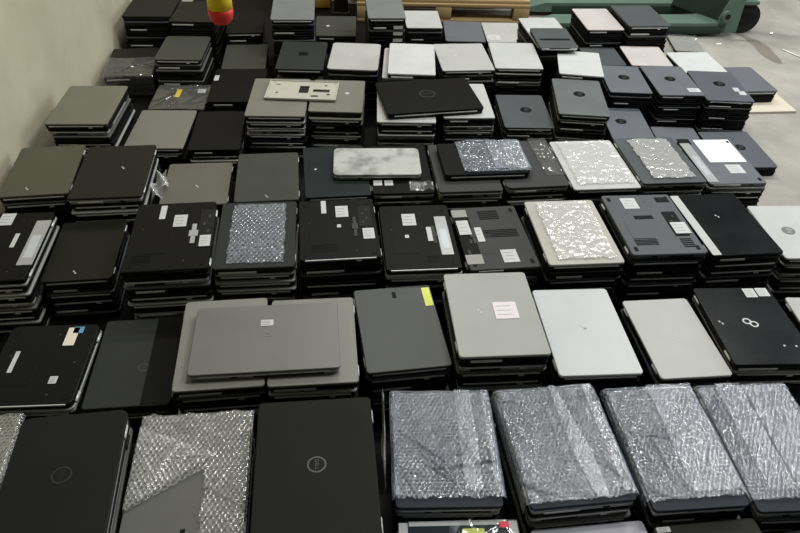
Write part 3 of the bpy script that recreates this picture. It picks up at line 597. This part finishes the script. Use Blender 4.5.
for row in CROSS:
    key, x, y, w, d, rot, z0 = row[:7]
    if key == 'C6':
        # bare bottom cover plate: a pressed metal sheet with cut-outs
        root = empty('laptop_bottom_cover', (x, y, z0 + .004), rot)
        tag(root, 'bare metal laptop bottom cover plate lying across two beige laptops', 'laptop cover')
        holes = [(-.11, -.03, .012, .012), (.10, .055, .014, .012), (.005, .01, .042, .075), (.085, .0, .075, .03), (.06, -.055, .03, .014), (.118, -.035, .014, .012), (-.115, .055, .02, .01)]
        nx, ny = 80, 48
        us, vs = np.linspace(-w/2, w/2, nx + 1), np.linspace(-d/2, d/2, ny + 1)
        V, F, ix = [], [], {}
        def vid(i, j, k):
            if (i, j, k) not in ix:
                ix[(i, j, k)] = len(V); V.append((us[i], vs[j], .004 * k))
            return ix[(i, j, k)]
        def solid(i, j):
            if not (0 <= i < nx and 0 <= j < ny): return False
            u, v = (us[i] + us[i+1])/2, (vs[j] + vs[j+1])/2
            return not any(abs(u-a) < sx/2 and abs(v-b) < sy/2 for a, b, sx, sy in holes)
        for i in range(nx):
            for j in range(ny):
                if not solid(i, j): continue
                F.append((vid(i,j,1), vid(i+1,j,1), vid(i+1,j+1,1), vid(i,j+1,1)))
                F.append((vid(i,j,0), vid(i,j+1,0), vid(i+1,j+1,0), vid(i+1,j,0)))
                if not solid(i-1, j): F.append((vid(i,j,0), vid(i,j,1), vid(i,j+1,1), vid(i,j+1,0)))
                if not solid(i+1, j): F.append((vid(i+1,j,0), vid(i+1,j+1,0), vid(i+1,j+1,1), vid(i+1,j,1)))
                if not solid(i, j-1): F.append((vid(i,j,0), vid(i+1,j,0), vid(i+1,j,1), vid(i,j,1)))
                if not solid(i, j+1): F.append((vid(i,j+1,0), vid(i,j+1,1), vid(i+1,j+1,1), vid(i+1,j+1,0)))
        mesh_obj('plate', V, F, 'plate', root)
        put('vent_grille', join(*[box(.005, .01 - .03 + .012*i, .001, .042, .004, .002) for i in range(6)]), 'dark2', root)
        for a, b in ((-.13, .08), (.13, -.08), (.0, -.085), (-.14, -.08), (.14, .08)):
            put('screw_boss', lathe([(.005, 0), (.004, .002), (.0015, .002)], 12, (a*w/.31, b*d/.19, .004)), 'steel', root)
        put('rim', join(box(0, -d/2 + .002, .005, w, .004, .006), box(0, d/2 - .002, .005, w, .004, .006), box(-w/2 + .002, 0, .005, .004, d - .008, .006), box(w/2 - .002, 0, .005, .004, d - .008, .006)), 'plate', root)
        continue
    t, handle, colour, hs, det = row[7:]
    root = laptop(x, y, z0, w, d, t, rot, colour, 'steel_side' if key in ('F4', 'D7') else 'dark2', hs, False, 2, .02 if key in ('D7',) else .012, 3)
    tag(root, handle, 'laptop', 'laptops lying crosswise on the stacks')
    details(root, det, t, hs, w, d)
    TOPS[key] = (root, w, d, t)

def rag(a, b, r, k=.006):
    """ragged 0..1 noise along a line"""
    ph = r.uniform(0, 6, 4)
    return k * (np.sin(a*70 + ph[0]) + .6*np.sin(a*170 + ph[1]) + .4*np.sin(a*410 + ph[2]))

def wrap(key, x0, x1, y0, y1, material='bubble_film', label='bubble wrap', dz=0.0, hd=9.0, **kw):
    root, w, d, t = TOPS[key]
    o = sheet('bubble_wrap' if kw.get('bubbles', True) else 'plastic_film', root, x0*w, x1*w, y0*d, y1*d, t + dz, w/2 - .0005, material, hd=hd*d, **kw)
    o['label'] = label
    return o

# front row, each laptop in its own sleeve of bubble wrap, open at the near edge
def sleeve(u, v, r):
    e = v.min() + .004 + np.abs(rag(u, v, r, .003))
    return v > e
for key, sd, xl, xr, y0 in (('G4', 3, .53, .56, -.455), ('G5', 5, .66, .53, -.49), ('G6', 8, .60, .54, -.45), ('G7', 13, .66, .54, -.44)):
    wrap(key, -xl, xr, y0, .515, mask=sleeve, seed=sd, amp=.0026, cre=9, hd=.497)
wrap('G4', .16, .33, -.41, .5, dz=.005, mask=sleeve, seed=21, label='second layer of bubble wrap', cre=3)
wrap('G4', .44, .60, -.46, .5, dz=.006, mask=sleeve, seed=22, label='folded edge of bubble wrap', cre=4)
wrap('G5', .05, .24, -.47, .5, dz=.005, mask=lambda u, v, r: np.abs(u - .03 + v*.15) < .024, seed=23, label='second layer of bubble wrap', cre=4)
wrap('G5', .40, .62, -.47, .49, dz=.006, mask=sleeve, seed=24, label='folded edge of bubble wrap', cre=5)
wrap('G6', -.02, .52, -.41, .51, dz=.005, mask=sleeve, seed=25, label='second layer of bubble wrap', cre=4)
wrap('G7', -.30, -.02, -.38, .51, dz=.005, mask=sleeve, seed=26, label='second layer of bubble wrap', cre=4)
wrap('G7', .0, .54, -.38, .5, dz=.006, mask=sleeve, seed=27, label='second layer of bubble wrap', cre=12)
wrap('G0', -.53, .56, -.5, .5, material='bubble_film_warm', mask=sleeve, seed=28, cre=6)
# torn wrap, half pulled off the grey laptop
def torn(u, v, r):
    a = (v > -.075 + .6*(u + .125)) | (u > .035 + rag(v, u, r, .003))
    return a & (v < .176 + rag(u, v, r, .004))
wrap('G2', -.5, .52, -.5, .5, material='bubble_film_warm', mask=torn, seed=31, cre=8)
wrap('G2', -.5, .3, -.3, .5, material='bubble_film_warm', dz=.005, mask=lambda u, v, r: (v < .14 - .5*(u + .12)) & (v > -.07 + .72*(u + .12)), seed=32, label='folded flap of bubble wrap', cre=6)
# patches in the middle rows
def patch(a0, a1, b0, b1):
    return lambda u, v, r: (u > a0 + rag(v, u, r, .002)) & (u < a1 + rag(v, u, r, .002)) & (v > b0 + rag(u, v, r, .002)) & (v < b1 + rag(u, v, r, .002))
w, d = TOPS['E4'][1:3]
wrap('E4', -.5, .5, -.5, .5, mask=patch(-.34*w, .36*w, -.44*d, .45*d), seed=41, cre=1, amp=.0008, spacing=.0155, label='grey bubble wrap over the screen')
w, d = TOPS['D10'][1:3]
wrap('D10', -.27, .56, -.47, .53, seed=42, cre=9, amp=.0022, spacing=.018, hd=.505, label='bubble wrap around one end')
wrap('D10', .1, .6, -.44, .5, dz=.005, seed=47, cre=9, amp=.0022, label='second layer of bubble wrap')
w, d = TOPS['E8'][1:3]
wrap('E8', -.5, .5, -.5, .5, material='silver_film', mask=patch(-.36*w, .40*w, -.44*d, .45*d), bubbles=False, seed=43, cre=20, amp=.0012, step=.0026, crumple=.0035, label='shiny wrinkled protective film')
w, d = TOPS['D12'][1:3]
wrap('D12', -.5, .5, -.5, .5, material='silver_film', mask=patch(-.40*w, .44*w, -.42*d, .46*d), bubbles=False, seed=44, cre=16, amp=.0014, step=.0026, crumple=.0032, label='shiny wrinkled protective film')
w, d = TOPS['D13'][1:3]
wrap('D13', -.5, .5, -.5, .5, material='silver_film', mask=patch(-.30*w, .36*w, -.42*d, .44*d), bubbles=False, seed=45, cre=14, amp=.0012, step=.0026, crumple=.003, label='clear wrinkled pocket')
wrap('D11', .2, .52, -.3, .52, material='clear_film', seed=48, cre=20, bubbles=False, amp=.0016, step=.003, label='clear film')
wrap('D8', .1, .5, -.48, -.32, material='clear_film', seed=49, cre=14, step=.003, label='bubble wrap')
for key, sd, y0 in (('B0', 51, -.5), ('A13', 52, -.5)):
    wrap(key, -.5, .5, y0, .5, material='clear_film', bubbles=False, seed=sd, cre=18, amp=.003, step=.005, label='crumpled clear film')
wrap('B1', -.5, .52, -.8, .1, material='clear_film', bubbles=False, seed=53, cre=16, amp=.003, step=.005, hd=.505, label='clear film hanging over the near edge')

# scrap of bubble wrap stuffed between two stacks
def scrap(sx, sy, z, k):
    r = np.random.RandomState(5)
    n = 40
    V = []
    for j in range(n + 1):
        for i in range(n + 1):
            u, v = i/n - .5, j/n - .5
            V.append((sx*u + .006*k*math.sin(9*v + 3*u), sy*v, z + .02*v + .012*math.sin(7*u + 9*v) + .006*math.sin(25*v) + r.uniform(-.0015, .0015) - (1 - k)*.16*abs(u)))
    F = [(j*(n+1)+i, j*(n+1)+i+1, (j+1)*(n+1)+i+1, (j+1)*(n+1)+i) for j in range(n) for i in range(n) if abs(i/n-.5) < .5 - .25*abs(j/n-.4)]
    return V, F

# film and red tag on the white rimmed laptop
root, w, d, t = TOPS['H1']
put('bezel', join(box(-w/2 + .012, 0, t + .0008, .02, d - .01, .0016), box(w/2 - .012, 0, t + .0008, .02, d - .01, .0016), box(0, d/2 - .008, t + .0008, w - .05, .012, .0016)), 'white', root)
o = put('sticker', flat(w*.12, d*.3, .05, .07, t + .001), 'lime', root); o['label'] = 'pale green sticker'
o = put('tag', slab(.022, .016, t + .004, t + .0065, .003, .0008, 3, cx=w*.38, cy=d*.44), 'redtag', root); o['label'] = 'small red tag'
wrap('H1', -.08, .5, -.4, .49, material='clear_film', bubbles=False, seed=61, cre=14, amp=.002, step=.004, label='clear film')

V, F = scrap(.055, .15, .215, 1.0)
o = mesh_obj('bubble_wrap_scrap', V, F, 'bubble_film_warm', None, True)
o.data.attributes.new('web', 'FLOAT', 'POINT').data.foreach_set('value', [1.0 + 1.2*math.sin(i*1.7)**2 for i in range(len(V))])
o.location = (-.895, 2.24, 0); o.rotation_euler = (0, 0, .1)
tag(o, 'crumpled scrap of bubble wrap stuffed between dark brown and dusty beige laptops', 'bubble wrap')

V, F = scrap(.010, .30, .235, .25)
o = mesh_obj('bubble_wrap_scrap', V, F, 'bubble_film_warm', None, True)
o.data.attributes.new('web', 'FLOAT', 'POINT').data.foreach_set('value', [1.0 + 1.2*math.sin(i*1.7)**2 for i in range(len(V))])
o.location = (-.0245, 1.12, 0); o.rotation_euler = (0, 0, .056)
tag(o, 'narrow bubble wrap strip squeezed beside the big ring logo laptop, front row', 'bubble wrap')

# ---------------------------------------------------------------- setting
def noise_mat(name, c0, c1, scale, rough, stops=(.35, .65), scale2=0, c2=None, bump=.2, stretch=None):
    m = bpy.data.materials.new(name); m.use_nodes = True
    nt = m.node_tree; b = nt.nodes['Principled BSDF']; b.inputs['Roughness'].default_value = rough
    tc = nt.nodes.new('ShaderNodeTexCoord'); mp = nt.nodes.new('ShaderNodeMapping')
    nt.links.new(tc.outputs['Object'], mp.inputs[0])
    if stretch: mp.inputs['Scale'].default_value = stretch
    n = nt.nodes.new('ShaderNodeTexNoise'); n.inputs['Scale'].default_value = scale; n.inputs['Detail'].default_value = 9; n.inputs['Roughness'].default_value = .62
    nt.links.new(mp.outputs[0], n.inputs['Vector'])
    cr = nt.nodes.new('ShaderNodeValToRGB')
    cr.color_ramp.elements[0].position = stops[0]; cr.color_ramp.elements[0].color = rgb(c0)
    cr.color_ramp.elements[1].position = stops[1]; cr.color_ramp.elements[1].color = rgb(c1)
    nt.links.new(n.outputs['Fac'], cr.inputs[0])
    last = cr.outputs[0]
    if scale2:
        n2 = nt.nodes.new('ShaderNodeTexNoise'); n2.inputs['Scale'].default_value = scale2; n2.inputs['Detail'].default_value = 6
        nt.links.new(mp.outputs[0], n2.inputs['Vector'])
        c = nt.nodes.new('ShaderNodeValToRGB')
        c.color_ramp.elements[0].position = .56; c.color_ramp.elements[0].color = (0, 0, 0, 1)
        c.color_ramp.elements[1].position = .7; c.color_ramp.elements[1].color = (.6, .6, .6, 1)
        nt.links.new(n2.outputs['Fac'], c.inputs[0])
        mx = nt.nodes.new('ShaderNodeMix'); mx.data_type = 'RGBA'
        nt.links.new(c.outputs[0], mx.inputs[0]); nt.links.new(last, mx.inputs[6]); mx.inputs[7].default_value = rgb(c2)
        last = mx.outputs[2]
    nt.links.new(last, b.inputs['Base Color'])
    bp = nt.nodes.new('ShaderNodeBump'); bp.inputs['Strength'].default_value = bump; bp.inputs['Distance'].default_value = .004
    nt.links.new(n.outputs['Fac'], bp.inputs['Height']); nt.links.new(bp.outputs[0], b.inputs['Normal'])
    MATS[name] = m
noise_mat('concrete', (130, 127, 118), (156, 153, 143), 3.2, .7, (.35, .68), 1.7, (116, 113, 104))
noise_mat('plaster', (172, 166, 140), (192, 186, 160), 2.2, .8, (.3, .7), 1.3, (152, 146, 122))
noise_mat('far_plaster', (120, 114, 100), (140, 134, 118), 2, .8)
noise_mat('roofing', (62, 62, 60), (72, 72, 70), 2, .8)

tag(put('floor', box(1.2, 3.2, -.05, 8.4, 12, .1), 'concrete'), None, None, None, 'structure')
wa = math.atan2(.0579, 1.0)
o = put('wall_left', box(0, 0, 2.3, .12, 12, 4.6), 'plaster')
o.location = (-1.508 - .06 - .0579 * .9, 3.2, 0); o.rotation_euler = (0, 0, wa)
tag(o, None, None, None, 'structure')
tag(put('wall_back', box(1.2, 9.2, 2.3, 8.4, .12, 4.6), 'far_plaster'), None, None, None, 'structure')
tag(put('ceiling', box(1.2, 3.2, 4.65, 8.4, 12, .1), 'roofing'), None, None, None, 'structure')

# cast shadow painted as a dark curved strip on the concrete
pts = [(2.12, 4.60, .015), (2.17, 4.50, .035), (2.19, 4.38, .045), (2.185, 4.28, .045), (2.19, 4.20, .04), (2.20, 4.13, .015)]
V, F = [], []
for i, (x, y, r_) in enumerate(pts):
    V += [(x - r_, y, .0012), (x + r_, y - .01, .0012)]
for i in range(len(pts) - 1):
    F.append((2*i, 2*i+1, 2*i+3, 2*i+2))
tag(mesh_obj('painted_floor_shadow', V, F, 'shadow_paint'), 'dark curved painted shadow on the concrete beside the pallet jack wheel', 'painted shadow', None, 'stuff')
o = put('plastic_strap', join(tube((2.30, 4.345, .004), (2.36, 4.235, .004), .004, 8), tube((2.36, 4.235, .004), (2.46, 4.12, .004), .004, 8)), 'paper')
tag(o, 'thin white strap lying on the concrete floor past the painted shadow', 'strap')
for (x, y, a, s), l in zip(((1.98, 4.69, .3, .05), (2.34, 4.62, 1.0, .035), (1.93, 4.40, .5, .03)), ('white paper scrap behind the pallet jack', 'white paper scrap on open concrete past the wheel', 'white paper scrap before the near fork')):
    nn = 8
    VV = [(s*(i/nn - .5) * (1 + .2*math.sin(j)), s*.45*(j/nn - .5) * (1 + .3*math.sin(i*1.7)), .003 + .003*math.sin(i*.9 + j)) for j in range(nn+1) for i in range(nn+1)]
    FF = [(j*(nn+1)+i, j*(nn+1)+i+1, (j+1)*(nn+1)+i+1, (j+1)*(nn+1)+i) for j in range(nn) for i in range(nn)]
    o = mesh_obj('paper_scrap', VV, FF, 'paper', None, True); o.location = (x, y, 0); o.rotation_euler = (0, 0, a)
    tag(o, l, 'paper scrap')

# added black sheet under the stacks, standing in for shade in the gaps
poly = [(-1.33, .55), (1.15, .55), (1.40, 1.5), (1.45, 2.1), (1.38, 2.6), (1.58, 3.0), (1.6, 3.5), (1.66, 3.9), (1.40, 4.25), (.78, 4.56), (-1.0, 5.1), (-1.45, 5.0), (-1.45, 3.2), (-1.40, 2.1)]
g = ([(x, y, .0002) for x, y in poly] + [(x, y, .0008) for x, y in poly], [tuple(range(13, -1, -1)), tuple(range(14, 28))] + [(i, (i+1) % 14, (i+1) % 14 + 14, i + 14) for i in range(14)], [False]*16)
tag(put('gap_shade_sheet', g, 'ink'), 'added black sheet on the floor standing in for shade between stacks', 'shade sheet')

# cardboard sheet under the lone stack
o = put('cardboard_sheet', box(0, 0, .0062, .31, .42, .011), 'card'); o.location = (1.85, 3.66, 0); o.rotation_euler = (0, 0, .12)
tag(o, 'thin cardboard sheet on the floor under the lone grey stack', 'cardboard')

# ---------------------------------------------------------------- pallets
def board(name, cx, cy, cz, sx, sy, sz, m, root):
    g = slab(sx, sy, cz - sz/2, cz + sz/2, .002, .0015, 2, cx=cx, cy=cy)
    return put(name, g, m, root)
def pallet(x, y, z, rot, label, W=1.2, D=1.0, m='wood', boards=7):
    root = empty('wooden_pallet', (x, y, z), rot)
    tag(root, label, 'pallet', 'wooden pallets')
    for bx in (-W/2 + .05, 0, W/2 - .05):
        for by in (.05, D/2, D - .05):
            board('block', bx, by, .061, .10, .10, .078, m, root)
    for by in (.05, D/2, D - .05):
        board('stringer', 0, by, .111, W, .10, .022, m, root)
        board('bottom_board', 0, by, .011, W, .10, .022, m, root)
    for i in range(boards):
        board('deck_board', 0, .07 + (D - .14) * i/(boards-1), .133, W, .115, .022, m, root)
    return root
pallet(.22, 4.60, .0012, .05, 'long pale wooden pallet lying behind the farthest laptops', W=1.1)
pallet(.22 - .05, 4.64, .147, .04, 'second wooden pallet stacked on the long pale one', W=1.1)
pallet(1.62, 5.40, .0005, .06, 'brown wooden pallet behind the green pallet jack', m='wood2')
# yellow box and upright post behind the far row
root = empty('yellow_crate', (-.70, 4.78, .0012), .05)
tag(root, 'yellow wooden crate behind the grey far row laptop', 'crate')
for i in range(3):
    put('slat', slab(.36, .018, .01 + .11*i, .11 + .11*i, .002, .001, 2, cy=0), 'box_yellow', root)
    put('slat', slab(.36, .018, .01 + .11*i, .11 + .11*i, .002, .001, 2, cy=.3), 'box_yellow', root)
for sx in (-1, 1):
    put('side_panel', slab(.018, .28, .0, .34, .002, .001, 2, cx=sx*.17, cy=.15), 'box_yellow', root)
    put('corner_post', slab(.03, .03, .0, .36, .002, .001, 2, cx=sx*.14, cy=.03), 'wood', root)
put('floor_board', slab(.32, .26, .0, .012, .002, .001, 2, cy=.15), 'box_yellow', root)
root = empty('dark_post', (-.445, 4.74, .0012), .05)
tag(root, 'dark upright post standing beside the yellow crate', 'post')
put('shaft', slab(.09, .07, .012, .9, .004, .002, 2), 'post', root)
put('foot_plate', slab(.12, .11, 0, .012, .004, .002, 2), 'post', root)

# ---------------------------------------------------------------- pallet jack
J = empty('pallet_jack', (1.97, 4.52, .0012), math.radians(5.4))
tag(J, 'green hand pallet jack with low forks standing on the concrete', 'pallet jack')
def prism(poly, y0, y1):
    n = len(poly)
    V = [(x, y0, z) for x, z in poly] + [(x, y1, z) for x, z in poly]
    F = [tuple(range(n)), tuple(range(2*n-1, n-1, -1))] + [(i+n, (i+1) % n + n, (i+1) % n, i) for i in range(n)]
    return V, F, [False]*len(F)
for y0 in (0, .37):
    f = put('fork', prism([(.02, .03), (.02, .088), (-1.05, .088), (-1.15, .06), (-1.16, .035), (-1.1, .03)], y0, y0 + .16), 'jack', J)
    put('fork_side', slab(1.0, .006, .022, .07, .002, .001, 2, cx=-.5, cy=y0 - .001), 'jack_dark', f)
    put('load_roller', tube((-.95, y0 + .03, .038), (-.95, y0 + .13, .038), .036, 14), 'rubber', f)
V = [(-.20, .36, .085), (.0, .02, .085), (.03, .02, .60), (-.08, .36, .60), (-.16, .39, .085), (.04, .05, .085), (.07, .05, .60), (-.04, .39, .60)]
F = [(0,1,2,3), (7,6,5,4), (0,4,5,1), (1,5,6,2), (2,6,7,3), (3,7,4,0)]
put('gusset', (V, F, [False]*6), 'jack_dark', J)
put('bulkhead', prism([(-.03, .03), (.10, .03), (.10, .62), (.03, .62), (.03, .3), (-.03, .12)], 0.0, .02), 'jack', J)
put('cross_frame', box(.08, .28, .34, .05, .46, .5), 'jack', J)
put('pivot_boss', join(tube((.0, -.03, .14), (.0, .0, .14), .032, 18), tube((.0, -.034, .14), (.0, -.03, .14), .018, 14)), 'jack', J)
put('pivot_hole', tube((.0, -.036, .14), (.0, -.0345, .14), .016, 14), 'rubber', J)
for y in (.10, .20):
    w_ = put('steering_wheel', tube((.175, y - .03, .095), (.175, y + .03, .095), .094, 26), 'rubber', J)
    put('hub', tube((.175, y - .034, .095), (.175, y + .034, .095), .04, 18), 'dark2', w_)
put('pump', join(tube((.17, .15, .19), (.17, .15, .46), .045, 18), tube((.17, .15, .46), (.17, .15, .56), .028, 14)), 'jack', J)
put('axle_fork', box(.175, .15, .195, .10, .2, .02), 'jack', J)
put('lever', tube((.10, -.005, .24), (.26, -.03, .27), .009, 8), 'steel', J)
put('drawbar', join(tube((.2, .15, .3), (.52, .15, 1.1), .018, 12), tube((.52, .03, 1.1), (.52, .27, 1.1), .016, 10)), 'jack_dark', J)

# ---------------------------------------------------------------- pull cord
P = empty('pull_cord', (-.372, 1.42, 1.123))
tag(P, 'yellow and red tipped pull cord handle hanging above the far stacks', 'pull cord')
put('tip', lathe([(.004, 0), (.015, .003), (.022, .011), (.0245, .022), (.0245, .032)], 24), 'red', P)
put('grip', lathe([(.0242, .0325), (.024, .05), (.022, .07), (.017, .09), (.010, .105), (.004, .11)], 24), 'yellow', P)
put('cord', tube((0, 0, .11), (0, 0, 3.47), .003, 8), 'rubber', P)

# ---------------------------------------------------------------- light
def area(name, loc, sx, sy, power, col, target=None):
    l = bpy.data.lights.new(name, 'AREA'); l.shape = 'RECTANGLE'; l.size = sx; l.size_y = sy; l.energy = power; l.color = col
    o = bpy.data.objects.new(name, l); COL.objects.link(o); o.location = loc
    if target is not None:
        o.rotation_euler = (Vector(target) - Vector(loc)).to_track_quat('-Z', 'Y').to_euler()
    return o
EXPOSURE = -0.45
wd = bpy.data.worlds.new('world'); sc.world = wd; wd.use_nodes = True
wd.node_tree.nodes['Background'].inputs[0].default_value = (.80, .88, 1.0, 1); wd.node_tree.nodes['Background'].inputs[1].default_value = .15
for i, (x, y) in enumerate(((2.4, 2.0), (2.6, 5.2), (.1, 5.6), (.3, 2.4))):
    area('ceiling_lamp', (x, y, 4.5), 1.3, .25, (130, 150, 140, 85)[i], (1.0, 1.0, .97))
area('doorway_daylight', (5.3, 4.2, 2.6), 3.0, 3.4, 215, (.90, .95, 1.0), (0, 2.8, .3))


# ---------------------------------------------------------------- camera
cam = bpy.data.cameras.new('camera'); co = bpy.data.objects.new('camera', cam); COL.objects.link(co)
p_, r_ = math.radians(38.5), math.radians(2.0)
X, UP, FW = Vector((1, 0, 0)), Vector((0, math.sin(p_), math.cos(p_))), Vector((0, math.cos(p_), -math.sin(p_)))
right = X * math.cos(r_) + UP * math.sin(r_)
up = -X * math.sin(r_) + UP * math.cos(r_)
M = Matrix((right, up, -FW)).transposed().to_4x4(); M.translation = Vector((0, 0, H))
co.matrix_world = M
cam.sensor_width = 36.0; cam.lens = 720.0 / 800.0 * 36.0; cam.clip_start = .02
sc.camera = co
sc.view_settings.view_transform = 'Standard'
sc.view_settings.look = 'None'
sc.view_settings.gamma = 1.0
sc.view_settings.exposure = EXPOSURE
